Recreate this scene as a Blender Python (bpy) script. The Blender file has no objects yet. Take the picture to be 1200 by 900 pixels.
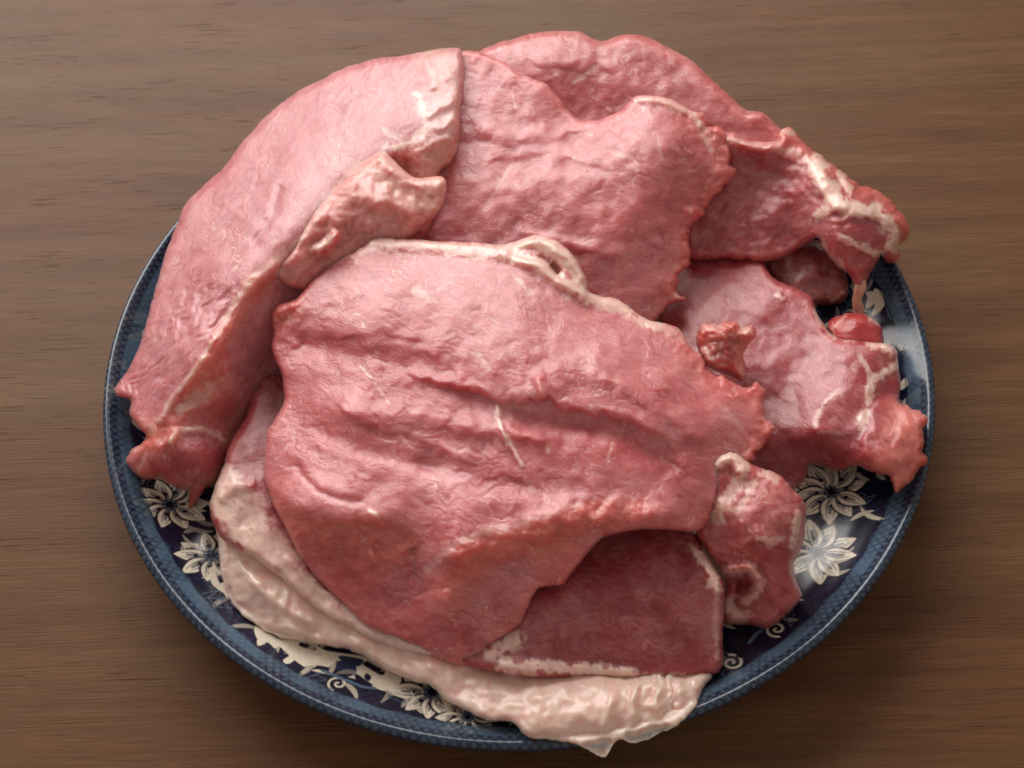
import bpy, math
import numpy as np
from mathutils import Matrix, Vector

rad = math.radians
sc = bpy.context.scene
col = sc.collection

# ------------------------------------------------------------------ camera
PW, PH = 1200.0, 900.0
HF = rad(42.0); DIST = .4606; EL = rad(54.71); TX, TY = -.002, .0015; ROLL = rad(-2.085)
FL = PW / 2 / math.tan(HF / 2)
CAM = np.array([TX, TY - DIST * math.cos(EL), DIST * math.sin(EL)])
FW = np.array([0, math.cos(EL), -math.sin(EL)])
_u = np.array([0, math.sin(EL), math.cos(EL)]); _r = np.array([1.0, 0, 0])
RT = _r * math.cos(ROLL) + _u * math.sin(ROLL)
UP = -_r * math.sin(ROLL) + _u * math.cos(ROLL)
cd = bpy.data.cameras.new('camera'); co = bpy.data.objects.new('camera', cd); col.objects.link(co)
cd.sensor_fit = 'HORIZONTAL'; cd.angle = HF; cd.clip_start = .01; cd.clip_end = 50
M = Matrix.Identity(4)
for i in range(3):
    M[i][0], M[i][1], M[i][2], M[i][3] = RT[i], UP[i], -FW[i], CAM[i]
co.matrix_world = M
cd.dof.use_dof = True; cd.dof.focus_distance = .425; cd.dof.aperture_fstop = 20
sc.camera = co

# ------------------------------------------------------------------ light: one big window behind the table, dim warm room
wd = bpy.data.worlds.new('World'); sc.world = wd; wd.use_nodes = True
bg = wd.node_tree.nodes['Background']
bg.inputs['Color'].default_value = (1.0, .85, .74, 1); bg.inputs['Strength'].default_value = .35
def area(name, loc, target, sx, sy, power, color):
    l = bpy.data.lights.new(name, 'AREA'); l.shape = 'RECTANGLE'; l.size = sx; l.size_y = sy
    l.energy = power; l.color = color
    o = bpy.data.objects.new(name, l); col.objects.link(o)
    o.location = loc
    o.rotation_euler = (Vector(target) - Vector(loc)).to_track_quat('-Z', 'Y').to_euler()
    return o
area('window_light', (-.42, 1.25, .90), (0, 0, .02), 1.7, .85, 34.5, (1.0, .965, .92))
vs = sc.view_settings
vs.view_transform = 'Standard'; vs.look = 'None'; vs.exposure = 0; vs.gamma = 1
sc.render.engine = 'CYCLES'
sc.cycles.use_denoising = True; sc.cycles.use_adaptive_sampling = True; sc.cycles.adaptive_threshold = .015
sc.cycles.max_bounces = 10

# ------------------------------------------------------------------ helpers
def unproj(px, py, z):
    """point at height z (m) seen at a place of the picture, vectorised"""
    px = np.asarray(px, float); py = np.asarray(py, float); z = np.asarray(z, float)
    d = FW + RT * ((px - PW / 2) / FL)[..., None] + UP * ((PH / 2 - py) / FL)[..., None]
    t = (z - CAM[2]) / d[..., 2]
    return CAM + d * t[..., None]

def srgb(r, g, b):
    c = np.array([r, g, b], float) / 255
    return np.where(c <= .04045, c / 12.92, ((c + .055) / 1.055) ** 2.4)

def _hash(xi, yi, seed):
    h = (xi.astype(np.int64) * 374761393 + yi.astype(np.int64) * 668265263 + seed * 974634777) & 0xffffffff
    h = ((h ^ (h >> 13)) * 1274126177) & 0xffffffff
    h = ((h ^ (h >> 16)) * 2246822519) & 0xffffffff
    return ((h ^ (h >> 15)) & 0xffffff) / float(0x1000000)

def pn(x, y, seed=0):
    xi = np.floor(x); yi = np.floor(y); fx = x - xi; fy = y - yi
    u = fx * fx * fx * (fx * (fx * 6 - 15) + 10); v = fy * fy * fy * (fy * (fy * 6 - 15) + 10)
    def g(i, j):
        a = _hash(xi + i, yi + j, seed) * 2 * np.pi
        return np.cos(a) * (fx - i) + np.sin(a) * (fy - j)
    a = g(0, 0); b = g(1, 0); c = g(0, 1); d = g(1, 1)
    return ((a + (b - a) * u) * (1 - v) + (c + (d - c) * u) * v) * 1.5

def fbm(x, y, seed=0, octv=4, gain=.5):
    s = 0; a = 1.0
    for k in range(octv):
        s = s + a * pn(x, y, seed + 17 * k); x = x * 2.03; y = y * 2.03; a *= gain
    return s

def worley(x, y, seed=0):
    xi = np.floor(x); yi = np.floor(y)
    f1 = np.full(x.shape, 9.0); f2 = np.full(x.shape, 9.0)
    for i in (-1, 0, 1):
        for j in (-1, 0, 1):
            px = xi + i + _hash(xi + i, yi + j, seed); py = yi + j + _hash(xi + i, yi + j, seed + 5)
            d = np.hypot(px - x, py - y)
            f2 = np.where(d < f1, f1, np.minimum(f2, d)); f1 = np.minimum(f1, d)
    return f1, f2

def sstep(a, b, x):
    t = np.clip((x - a) / (b - a), 0, 1); return t * t * (3 - 2 * t)

def catmull(P, step=2.0, closed=True):
    P = np.asarray(P, float); n = len(P); out = []
    rng = range(n) if closed else range(n - 1)
    for i in rng:
        if closed:
            p0, p1, p2, p3 = P[i - 1], P[i], P[(i + 1) % n], P[(i + 2) % n]
        else:
            p0, p1, p2, p3 = P[max(i - 1, 0)], P[i], P[i + 1], P[min(i + 2, n - 1)]
        L = np.hypot(*(p2 - p1)[:2]); k = max(1, int(round(L / step)))
        t = (np.arange(k) / k)[:, None]
        m1 = (p2 - p0) * .42; m2 = (p3 - p1) * .42
        out.append((2*t**3-3*t**2+1)*p1 + (t**3-2*t**2+t)*m1 + (-2*t**3+3*t**2)*p2 + (t**3-t**2)*m2)
    if not closed: out.append(P[-1:])
    return np.concatenate(out)

def poly_dist(X, Y, P, closed, maxd=1e9):
    """distance, nearest point, parameter and signed side to a polyline"""
    A = P if closed else P[:-1]; B = np.roll(P, -1, 0) if closed else P[1:]
    D = np.full(X.shape, 1e9); NX = np.zeros(X.shape); NY = np.zeros(X.shape); T = np.zeros(X.shape); S = np.zeros(X.shape)
    n = len(A)
    for i in range(n):
        ax, ay = A[i, :2]; bx, by = B[i, :2]
        ex, ey = bx - ax, by - ay; L = ex * ex + ey * ey + 1e-9
        t = np.clip(((X - ax) * ex + (Y - ay) * ey) / L, 0, 1)
        qx = ax + t * ex; qy = ay + t * ey
        d = (X - qx) ** 2 + (Y - qy) ** 2
        m = d < D
        D[m] = d[m]; NX[m] = qx[m]; NY[m] = qy[m]; T[m] = (i + t[m]) / n
        S[m] = np.sign((ex * (Y - ay) - ey * (X - ax))[m])
    return np.sqrt(D), NX, NY, T, S

def near(X, Y, pts, reach, step=6.0):
    """poly_dist to an open stroke, evaluated only close to it; returns d (1e3 elsewhere), t, s"""
    P = catmull(pts, step, False) if len(pts) > 2 else np.asarray(pts, float)
    d = np.full(X.shape, 1e3); t = np.zeros(X.shape); s = np.zeros(X.shape)
    m = (X > P[:, 0].min() - reach) & (X < P[:, 0].max() + reach) & (Y > P[:, 1].min() - reach) & (Y < P[:, 1].max() + reach)
    if m.any():
        a, _, _, b, c = poly_dist(X[m], Y[m], P[:, :2], False)
        d[m] = a; t[m] = b; s[m] = c
    return d, t, s

def inside(X, Y, P):
    r = np.zeros(X.shape, bool); Q = np.roll(P, -1, 0)
    for (x1, y1), (x2, y2) in zip(P[:, :2], Q[:, :2]):
        if y1 == y2: continue
        c = (y1 > Y) != (y2 > Y)
        if c.any():
            r ^= c & (X < (x2 - x1) * (Y - y1) / (y2 - y1) + x1)
    return r

def tps(ctrl, X, Y, smooth=.02):
    C = np.asarray(ctrl, float); s = 100.0
    p = C[:, :2] / s; n = len(p)
    def U(r2): return .5 * r2 * np.log(r2 + 1e-12)
    K = U(((p[:, None] - p[None]) ** 2).sum(2)) + smooth * np.eye(n)
    Pm = np.c_[np.ones(n), p]
    A = np.zeros((n + 3, n + 3)); A[:n, :n] = K; A[:n, n:] = Pm; A[n:, :n] = Pm.T
    w = np.linalg.solve(A, np.r_[C[:, 2], 0, 0, 0])
    x = X / s; y = Y / s
    out = w[n] + w[n + 1] * x + w[n + 2] * y
    for i in range(n):
        out = out + w[i] * U((x - p[i, 0]) ** 2 + (y - p[i, 1]) ** 2)
    return out

# plate profile, metres
PR = np.array([0, .080, .090, .098, .106, .114, .121, .127, .1315, .1345, .135])
PZ = np.array([.0065, .0065, .0070, .0077, .0087, .0102, .0128, .0165, .0202, .0227, .0230])
def plate_z(r):
    return np.interp(r, PR, PZ)

def new_mesh(name, verts, faces, mat, parent=None, base=(0, 0, 0), attrs=None, smooth=True):
    me = bpy.data.meshes.new(name)
    v = np.asarray(verts, float) - np.asarray(base, float)
    me.from_pydata(v.tolist(), [], faces if isinstance(faces, list) else faces.tolist())
    if smooth: me.polygons.foreach_set('use_smooth', np.ones(len(me.polygons), bool))
    for k, a in (attrs or {}).items():
        if k == 'grain':
            at = me.attributes.new(k, 'FLOAT_VECTOR', 'POINT'); at.data.foreach_set('vector', a.astype(np.float32).ravel())
        elif a.ndim == 2:
            at = me.attributes.new(k, 'FLOAT_COLOR', 'POINT')
            c = np.ones((len(a), 4), np.float32); c[:, :3] = a
            at.data.foreach_set('color', c.ravel())
        else:
            at = me.attributes.new(k, 'FLOAT', 'POINT'); at.data.foreach_set('value', a.astype(np.float32))
    me.materials.append(mat); me.update()
    o = bpy.data.objects.new(name, me); col.objects.link(o)
    if parent: o.parent = parent
    return o

def thing(name, label, cat, loc, group=None):
    o = bpy.data.objects.new(name, None); col.objects.link(o); o.location = loc
    o.empty_display_size = .02
    o['label'] = label; o['category'] = cat
    if group: o['group'] = group
    return o

# ------------------------------------------------------------------ materials
class NT:
    def __init__(s, name):
        s.m = bpy.data.materials.new(name); s.m.use_nodes = True; s.t = s.m.node_tree
        s.b = s.t.nodes['Principled BSDF']
    def n(s, kind, **kw):
        nd = s.t.nodes.new(kind)
        for k, v in kw.items():
            if k.startswith('i_'): nd.inputs[k[2:].replace('_', ' ')].default_value = v
            else: setattr(nd, k, v)
        return nd
    def l(s, a, b): s.t.links.new(a, b)
    def mapping(s, scale, rot=(0, 0, 0)):
        tc = s.n('ShaderNodeTexCoord'); mp = s.n('ShaderNodeMapping')
        mp.inputs['Scale'].default_value = scale; mp.inputs['Rotation'].default_value = rot
        s.l(tc.outputs['Object'], mp.inputs['Vector']); return mp.outputs['Vector']
    def noise(s, vec, scale, detail=4, rough=.5, dist=0):
        nd = s.n('ShaderNodeTexNoise'); nd.inputs['Scale'].default_value = scale; nd.inputs['Detail'].default_value = detail
        nd.inputs['Roughness'].default_value = rough; nd.inputs['Distortion'].default_value = dist
        if vec is not None: s.l(vec, nd.inputs['Vector'])
        return nd.outputs['Fac']
    def math(s, op, a, b=None, c=None, clamp=False):
        nd = s.n('ShaderNodeMath'); nd.operation = op; nd.use_clamp = clamp
        for i, v in enumerate((a, b, c)):
            if v is None: continue
            if isinstance(v, (int, float)): nd.inputs[i].default_value = v
            else: s.l(v, nd.inputs[i])
        return nd.outputs[0]
    def ramp(s, fac, stops):
        nd = s.n('ShaderNodeValToRGB'); e = nd.color_ramp.elements
        while len(e) < len(stops): e.new(.5)
        for k, (p, c) in enumerate(stops):
            e[k].position = p; e[k].color = (c, c, c, 1) if isinstance(c, (int, float)) else (*c, 1)
        s.l(fac, nd.inputs['Fac']); return nd.outputs['Color']
    def mix(s, fac, a, b, blend='MIX'):
        nd = s.n('ShaderNodeMix'); nd.data_type = 'RGBA'; nd.blend_type = blend
        for k, v in ((0, fac), (6, a), (7, b)):
            if isinstance(v, (int, float)): nd.inputs[k].default_value = v
            elif isinstance(v, tuple): nd.inputs[k].default_value = (*v, 1)
            else: s.l(v, nd.inputs[k])
        return nd.outputs[2]
    def bump(s, h, strength, dist, prev=None):
        nd = s.n('ShaderNodeBump'); nd.inputs['Strength'].default_value = strength; nd.inputs['Distance'].default_value = dist
        s.l(h, nd.inputs['Height'])
        if prev is not None: s.l(prev, nd.inputs['Normal'])
        return nd.outputs['Normal']

def meat_material():
    k = NT('raw_pork'); b = k.b
    ca = k.n('ShaderNodeAttribute', attribute_name='tissue'); fa = k.n('ShaderNodeAttribute', attribute_name='fat')
    fat = fa.outputs['Fac']
    vec = k.mapping((1, 1, 1), (0, 0, rad(25)))
    ga = k.n('ShaderNodeAttribute', attribute_name='grain')
    st = k.n('ShaderNodeMapping'); st.inputs['Scale'].default_value = (6.0, 34.0, 1.0); k.l(ga.outputs['Vector'], st.inputs['Vector'])
    fib = k.noise(st.outputs['Vector'], 1.0, 4, .62, .35)                 # muscle fibre along the grain
    s2 = k.n('ShaderNodeMapping'); s2.inputs['Scale'].default_value = (3.2, 6.5, 1.0); k.l(ga.outputs['Vector'], s2.inputs['Vector'])
    blot = k.noise(s2.outputs['Vector'], 1.0, 4, .55)                     # slow colour drift
    wv = k.n('ShaderNodeVectorMath', operation='MULTIPLY_ADD')
    wn = k.n('ShaderNodeTexNoise'); wn.inputs['Scale'].default_value = 9; wn.inputs['Detail'].default_value = 3; k.l(ga.outputs['Vector'], wn.inputs['Vector'])
    k.l(wn.outputs['Color'], wv.inputs[0]); wv.inputs[1].default_value = (.14, .14, 0); k.l(ga.outputs['Vector'], wv.inputs[2])
    s3 = k.n('ShaderNodeMapping'); s3.inputs['Scale'].default_value = (5.0, 10.0, 1.0); k.l(wv.outputs[0], s3.inputs['Vector'])
    vo = k.n('ShaderNodeTexVoronoi'); vo.feature = 'DISTANCE_TO_EDGE'; vo.inputs['Scale'].default_value = 1.0
    k.l(s3.outputs['Vector'], vo.inputs['Vector'])
    ck = k.ramp(vo.outputs['Distance'], [(0, 0.0), (.05, 1.0)])           # hairline cracks between fibre bundles
    pat = k.ramp(k.noise(ga.outputs['Vector'], 2.6, 2), [(.46, 0.0), (.60, 1.0)])
    crack = k.math('SUBTRACT', 1.0, k.math('MULTIPLY', k.math('SUBTRACT', 1.0, ck), pat))
    fine = k.noise(vec, 1500, 3, .6)
    lean = k.math('SUBTRACT', 1.0, fat)
    # colour
    c = ca.outputs['Color']
    v1 = k.mix(k.ramp(blot, [(.38, 0.0), (.68, 1.0)]), (.88, .78, .82), (1.06, 1.10, 1.10))
    c = k.mix(k.math('MULTIPLY', lean, .75), c, v1, 'MULTIPLY')
    v2 = k.mix(k.ramp(fib, [(.35, 0.0), (.68, 1.0)]), (.88, .76, .78), (1.08, 1.18, 1.15))
    c = k.mix(k.math('MULTIPLY', lean, .75), c, v2, 'MULTIPLY')
    c2 = k.mix(k.math('MULTIPLY', k.math('MULTIPLY', lean, .22), k.math('SUBTRACT', 1.0, crack)), c, (.34, .06, .07))
    k.l(c2, b.inputs['Base Color'])
    b.inputs['Subsurface Weight'].default_value = .9
    k.l(k.mix(fat, (1.0, .30, .22), (.34, .25, .20)), b.inputs['Subsurface Radius'])
    b.inputs['Subsurface Scale'].default_value = .0065
    b.inputs['Specular IOR Level'].default_value = .5
    k.l(k.math('SUBTRACT', k.math('ADD', k.math('MULTIPLY', fib, .34), .22), k.math('MULTIPLY', fat, .08)), b.inputs['Roughness'])
    n1 = k.bump(k.math('MULTIPLY', fib, lean), .22, .0005)
    n1 = k.bump(k.math('MULTIPLY', crack, lean), .14, .0004, n1)
    n2 = k.bump(k.math('MULTIPLY', fine, k.math('ADD', .35, k.math('MULTIPLY', lean, .65))), .50, .0003, n1)
    k.l(n2, b.inputs['Normal'])
    b.inputs['Coat Weight'].default_value = .45
    b.inputs['Coat Roughness'].default_value = .06
    k.l(k.bump(k.math('ADD', k.math('MULTIPLY', fine, k.math('ADD', .3, k.math('MULTIPLY', lean, .7))), k.math('MULTIPLY', fib, .8)), .55, .0004), b.inputs['Coat Normal'])
    return k.m
MEAT = meat_material()

def table_material():
    k = NT('wood_laminate'); b = k.b
    rot = (0, 0, rad(-2.5))
    v = k.mapping((1, 1, 1), rot)
    big = k.noise(k.mapping((.7, 8, 1), rot), 7, 5, .6, .25)
    mid = k.noise(k.mapping((1.0, 34, 1), rot), 9, 5, .62, .1)
    fine = k.noise(k.mapping((6, 230, 1), rot), 8, 4, .6)
    pore = k.noise(k.mapping((13, 250, 1), rot), 5, 2, .5)
    hue = k.noise(k.mapping((1, 2.2, 1), rot), 7, 3, .5)
    c = k.ramp(big, [(.30, (.118, .046, .020)), (.52, (.165, .070, .030)), (.74, (.195, .094, .042))])
    c = k.mix(k.math('MULTIPLY', k.ramp(hue, [(.4, 0.0), (.65, 1.0)]), .35), c, (.180, .110, .048))
    c = k.mix(.75, c, k.ramp(mid, [(.28, (.72, .72, .72)), (.6, (1.0, 1.0, 1.0)), (.8, (1.12, 1.08, 1.05))]), 'MULTIPLY')
    c = k.mix(.75, c, k.ramp(fine, [(.32, .6), (.6, 1.05)]), 'MULTIPLY')
    pm = k.ramp(pore, [(.60, 0.0), (.66, 1.0)])
    pm2 = k.math('MULTIPLY', pm, k.ramp(k.noise(k.mapping((3, 14, 1), rot), 9, 2), [(.50, 0.0), (.66, 1.0)]))
    c = k.mix(k.math('MULTIPLY', pm2, .42), c, (.022, .012, .008))
    k.l(c, b.inputs['Base Color'])
    k.l(k.math('ADD', k.math('MULTIPLY', mid, .14), .46), b.inputs['Roughness'])
    b.inputs['Specular IOR Level'].default_value = .22
    h = k.math('SUBTRACT', k.math('MULTIPLY', fine, .4), pm2)
    k.l(k.bump(h, .5, .0004), b.inputs['Normal'])
    return k.m

def plate_material():
    k = NT('transferware_glaze'); b = k.b
    ca = k.n('ShaderNodeAttribute', attribute_name='print')
    vec = k.mapping((1, 1, 1))
    nz = k.noise(vec, 900, 3, .6)
    c = k.mix(.5, ca.outputs['Color'], k.ramp(nz, [(.3, .78), (.7, 1.15)]), 'MULTIPLY')
    k.l(c, b.inputs['Base Color'])
    b.inputs['Roughness'].default_value = .21
    b.inputs['IOR'].default_value = 1.5
    b.inputs['Coat Weight'].default_value = .0
    k.l(k.bump(k.noise(vec, 120, 2, .5), .12, .0008), b.inputs['Normal'])
    return k.m

# ------------------------------------------------------------------ table
def build_table():
    s = 1.1
    v = [(-s, -s*.7, -.03), (s, -s*.7, -.03), (s, s, -.03), (-s, s, -.03), (-s, -s*.7, 0), (s, -s*.7, 0), (s, s, 0), (-s, s, 0)]
    f = [(3, 2, 1, 0), (4, 5, 6, 7), (0, 1, 5, 4), (1, 2, 6, 5), (2, 3, 7, 6), (3, 0, 4, 7)]
    o = new_mesh('table_top', v, f, table_material(), smooth=False)
    o['kind'] = 'structure'; o['label'] = 'dark brown wood grain table top under the plate'
build_table()

# ------------------------------------------------------------------ plate
NAVY = srgb(18, 23, 48); NAVY2 = srgb(38, 48, 84); SLATE = srgb(88, 114, 138); CREAM = srgb(230, 222, 204); INK = srgb(14, 16, 34)

def plate_print(X, Y, S):
    """transfer print on the plate, X Y in metres on the plate's plane"""
    r = np.hypot(X, Y); th = np.arctan2(Y, X)
    C = np.tile(CREAM, (len(X), 1))
    def lay(mask, c):
        m = np.clip(mask, 0, 1)[:, None]; C[:] = C * (1 - m) + np.asarray(c) * m
    mm = 1000.0
    # dark ground with a lobed inner border
    nl = 10
    ph = (th * nl / (2 * np.pi)) % 1.0
    border = .1015 + .0045 * np.abs(np.sin(np.pi * ph)) - .003 * (np.abs(ph - .5) < .06) + .0012 * np.sin(th * 40)
    lay(sstep(border - .0003, border + .0003, r), NAVY)
    lay(sstep(border + .0009, border + .0012, r) * (1 - sstep(border + .0016, border + .0019, r)) * .55, SLATE)
    # scale lattice over the ground
    a = th * .12 * mm / 3.1; rr = r * mm / 3.1
    p = (a + rr) % 1.0; q = (a - rr) % 1.0
    e = np.minimum(np.minimum(p, 1 - p), np.minimum(q, 1 - q))
    zone = sstep(border + .001, border + .003, r)
    big = fbm(X * 120, Y * 120, 3, 3)
    lay(zone * sstep(.12, .2, e) * sstep(-.1, .25, big) * .45, NAVY2)
    # faint leaves with veins, all round the ground
    rng = np.random.RandomState(4)
    for k in range(34):
        t0 = k / 34 * 2 * np.pi + rng.uniform(-.06, .06); r0 = rng.uniform(.112, .125); ang = t0 + rng.uniform(-1.4, 1.4) + (k % 2) * 1.5
        cx, cy = r0 * math.cos(t0), r0 * math.sin(t0)
        u = (X - cx) * math.cos(ang) + (Y - cy) * math.sin(ang); v = -(X - cx) * math.sin(ang) + (Y - cy) * math.cos(ang)
        m = np.hypot(u, v) < .011
        if not m.any(): continue
        L = .0085; w = .0036 * (1 - (u / L) ** 2)
        ins = (np.abs(u) < L) & (np.abs(v) < w) & (r > border + .002)
        lay(ins * .8, NAVY)
        vein = (np.abs(v) < .00022) | (np.abs((np.abs(v) * .8 - u * 1.0) % .0032 - .0016) < .0002) | (np.abs(np.abs(v) - w) < .0003)
        lay((ins & vein) * .7, SLATE)
    # flowers
    def flower(px, py, size, pet, rot, seed=0, z=.015, only=None):
        c = unproj(px, py, z); s_ = size
        dx = X - c[0]; dy = Y - c[1]
        m = np.hypot(dx, dy) < s_ * 1.4
        if not m.any(): return
        rg = np.random.RandomState(seed + 11)
        for i in range(pet):
            an = rot + i * 2 * np.pi / pet + rg.uniform(-.12, .12); L = s_ * rg.uniform(.80, 1.08)
            if only is not None and not only(an): continue
            u = dx * math.cos(an) + dy * math.sin(an); v = -dx * math.sin(an) + dy * math.cos(an)
            t = (u - .18 * L) / (.82 * L)
            w = L * .25 * np.clip(np.sin(np.pi * np.clip(t, 0, 1) ** .85), 0, 1) ** .75 * (1 - .25 * t)
            ok = (t > 0) & (t < 1)
            lay(ok * sstep(.0005, .0001, np.abs(v) - w - .0004), INK)
            lay(ok * sstep(.0002, -.0002, np.abs(v) - w), CREAM)
            core = ok & (t < .80) & (t > .05)
            lay(core * sstep(.0002, -.0001, np.abs(np.abs(v - .05 * w) - w * .45) - w * .12 * (1 - t)) * .8, NAVY)
            lay(core * (t < .62) * sstep(.0002, -.0001, np.abs(v) - w * (.34 - .3 * t)) * .75, NAVY2)
            lay((np.hypot(u - .42 * L, v) < .0007) * 1.0, INK)
        lay(sstep(s_ * .22, s_ * .18, np.hypot(dx, dy)), INK)
        for i in range(7):
            an = i * .9 + rot
            lay((np.hypot(dx - s_ * .15 * math.cos(an), dy - s_ * .15 * math.sin(an)) < .0006) * .8, SLATE)
    flower(960, 640, .0120, 9, .3, 1)
    flower(978, 566, .0125, 10, .1, 2)
    flower(198, 588, .0115, 10, .2, 3)
    flower(245, 645, .0115, 9, 2.7, 4)
    flower(505, 806, .0120, 9, .4, 5)
    flower(548, 840, .0095, 8, .8, 6)
    flower(930, 330, .0120, 9, .8, 7)
    for k in range(7):   # the part of the border the meat covers
        t0 = rad(35 + k * 19); flower_c = (.114 * math.cos(t0), .114 * math.sin(t0))
        dx = X - flower_c[0]; dy = Y - flower_c[1]
        an = np.arctan2(dy, dx); rr_ = np.hypot(dx, dy)
        lay(sstep(.0004, -.0002, rr_ - .0115 * (.45 + .55 * np.abs(np.cos(an * 4 + k)))), CREAM)
        lay(sstep(.0004, -.0002, rr_ - .003), INK)
    # cream commas and scroll spirals
    def spiral(px, py, size, rot=0.0, c=CREAM, z=.014, turns=1.6):
        o = unproj(px, py, z); dx = X - o[0]; dy = Y - o[1]; R = np.hypot(dx, dy); A = (np.arctan2(dy, dx) - rot) % (2 * np.pi)
        lay(sstep(size * 1.25, size * 1.1, R), NAVY)
        best = np.full(len(X), 1.0)
        for n in range(3):
            al = A + n * 2 * np.pi; tt = al / (turns * 2 * np.pi)
            d = np.where(tt <= 1, np.abs(R - size * tt), 1.0); best = np.minimum(best, d)
        lay(sstep(size * .15, size * .07, best), c)
    def stroke(pts, w, c, z=.014):
        P = unproj([p[0] for p in pts], [p[1] for p in pts], z)[:, :2] * 1e4
        d, t, s = near(X * 1e4, Y * 1e4, P, w * 1e4 * 3, 8)
        lay(sstep(w * 1e4 + 1.5, w * 1e4 - 1.5, d * (1 + .0 * t)), c)
    def leafstroke(pts, w, c, z=.014):
        P = unproj([p[0] for p in pts], [p[1] for p in pts], z)[:, :2] * 1e4
        d, t, s = near(X * 1e4, Y * 1e4, P, w * 1e4 * 3, 8)
        ww = w * 1e4 * np.sin(np.pi * np.clip(t * .92 + .06, 0, 1)) ** .7
        lay(sstep(ww + 1.5, ww - 1.5, d), c)
    spiral(397, 803, .0030, .6); spiral(1052, 362, .0032, 2.0); spiral(910, 738, .0031, 1.0); spiral(140, 478, .0030, 1.5)
    spiral(857, 778, .0032, 4.2)
    # cream windows of the border with dark scrolls and dark strokes at the meat edge, lower left and upper right
    stroke([(346, 752), (372, 772), (420, 778), (452, 792)], .0042, CREAM)
    stroke([(352, 752), (366, 756)], .0008, INK)
    leafstroke([(396, 765), (412, 769), (424, 768)], .0012, NAVY2); leafstroke([(412, 775), (424, 770)], .001, NAVY2)
    stroke([(428, 772), (446, 783)], .0010, INK)
    stroke([(392, 782), (398, 776), (408, 777), (410, 783), (404, 786)], .0017, NAVY2)
    stroke([(350, 790), (372, 782), (392, 786), (412, 798), (436, 806)], .0008, NAVY)
    stroke([(378, 786), (404, 796), (424, 804), (438, 805)], .0005, SLATE)
    leafstroke([(416, 788), (424, 797), (436, 802)], .0011, NAVY); leafstroke([(428, 786), (432, 795)], .0010, NAVY)
    stroke([(338, 778), (344, 770), (338, 760), (326, 752)], .0011, CREAM)
    stroke([(262, 684), (276, 704), (300, 724)], .0014, CREAM); stroke([(268, 700), (290, 722)], .0005, INK)
    leafstroke([(298, 728), (306, 742), (302, 754)], .0017, CREAM, .018)
    leafstroke([(300, 736), (318, 746), (322, 756)], .0016, CREAM, .017)
    stroke([(247, 665), (252, 682), (262, 690)], .0010, CREAM)
    leafstroke([(148, 381), (160, 375), (172, 366)], .0017, CREAM, .019); leafstroke([(152, 398), (162, 392), (172, 382)], .0017, CREAM, .019)
    stroke([(136, 430), (142, 428)], .0017, CREAM, .019); stroke([(138, 431), (150, 432)], .0006, CREAM, .019)
    stroke([(130, 463), (140, 464)], .0015, CREAM, .018)
    stroke([(150, 484), (156, 496), (166, 504)], .0009, CREAM)
    stroke([(1060, 404), (1068, 408)], .0018, CREAM, .018); stroke([(1054, 416), (1062, 407)], .0007, CREAM)
    leafstroke([(1056, 452), (1062, 446), (1066, 440)], .0014, CREAM, .018); leafstroke([(1058, 473), (1068, 466), (1078, 458)], .0017, CREAM, .019)
    stroke([(1030, 350), (1036, 372), (1046, 388), (1062, 398)], .0017, NAVY); stroke([(1036, 356), (1040, 376), (1050, 388)], .0004, SLATE)
    leafstroke([(1024, 345), (1030, 360), (1022, 370)], .0016, CREAM); leafstroke([(1016, 345), (1022, 352), (1016, 360)], .0016, CREAM)
    stroke([(866, 738), (876, 742), (868, 768)], .0014, INK); stroke([(878, 752), (888, 740), (900, 732)], .0005, SLATE)
    for k in range(230):      # small pale sprigs and commas between the flowers
        t0 = k / 230 * 2 * np.pi + rng.uniform(-.04, .04); r0 = rng.uniform(.108, .126); an = t0 + rng.uniform(-1.2, 1.2)
        dx = X - r0 * math.cos(t0); dy = Y - r0 * math.sin(t0); u = dx * math.cos(an) + dy * math.sin(an); v = -dx * math.sin(an) + dy * math.cos(an) + 60 * u * u * (1 if k % 2 else -1)
        L = rng.uniform(.0022, .0052); ok = np.abs(u) < L
        lay(ok * sstep(.00025, 0, np.abs(v) - .0007 * (1 - (u / L) ** 2)) * (C.mean(1) < .12) * rng.uniform(.3, 1.0), CREAM * .92)
    # outer scale band, laid out along the curve of the lip
    cw = 2.7; a = th * .131 * mm / cw; a = th * round(.131 * mm * 2 * np.pi / cw) / (2 * np.pi); rr = S * mm / 1.9 + .16 * fbm(X * 500, Y * 500, 31, 2); a = a + .08 * fbm(X * 700, Y * 700, 33, 2)
    zone = sstep(.1276, .1282, r + .0004 * np.sin(th * 60)); outer = sstep(.1312, .1320, r)
    lay(zone * .85, SLATE * .50)
    p = (a + rr * .5) % 1.0; q = (a - rr * .5) % 1.0
    cellr = _hash(np.floor(a + rr * .5), np.floor(a - rr * .5), 8)
    e = np.minimum(np.minimum(p, 1 - p), np.minimum(q, 1 - q)); cen = np.hypot(p - .5, q - .5)
    wash = sstep(-.35, .35, fbm(X * 90, Y * 90, 35, 3))
    lay(zone * sstep(.5, .1, cen) * (.2 + .5 * cellr), SLATE * .95)
    lay(zone * sstep(.19, .07, e) * (.28 + .30 * wash + .35 * outer), NAVY)
    lay(zone * (1 - outer) * (.2 + .4 * (1 - wash)), SLATE * .95)
    lay(zone * outer * .35, NAVY)
    lay(sstep(.0004, .0001, np.abs(r - .1278)) * .6, NAVY)
    # slight kiln unevenness
    C *= (1 + .10 * fbm(X * 60, Y * 60, 9, 3))[:, None]
    return np.clip(C, 0, 1)

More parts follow.
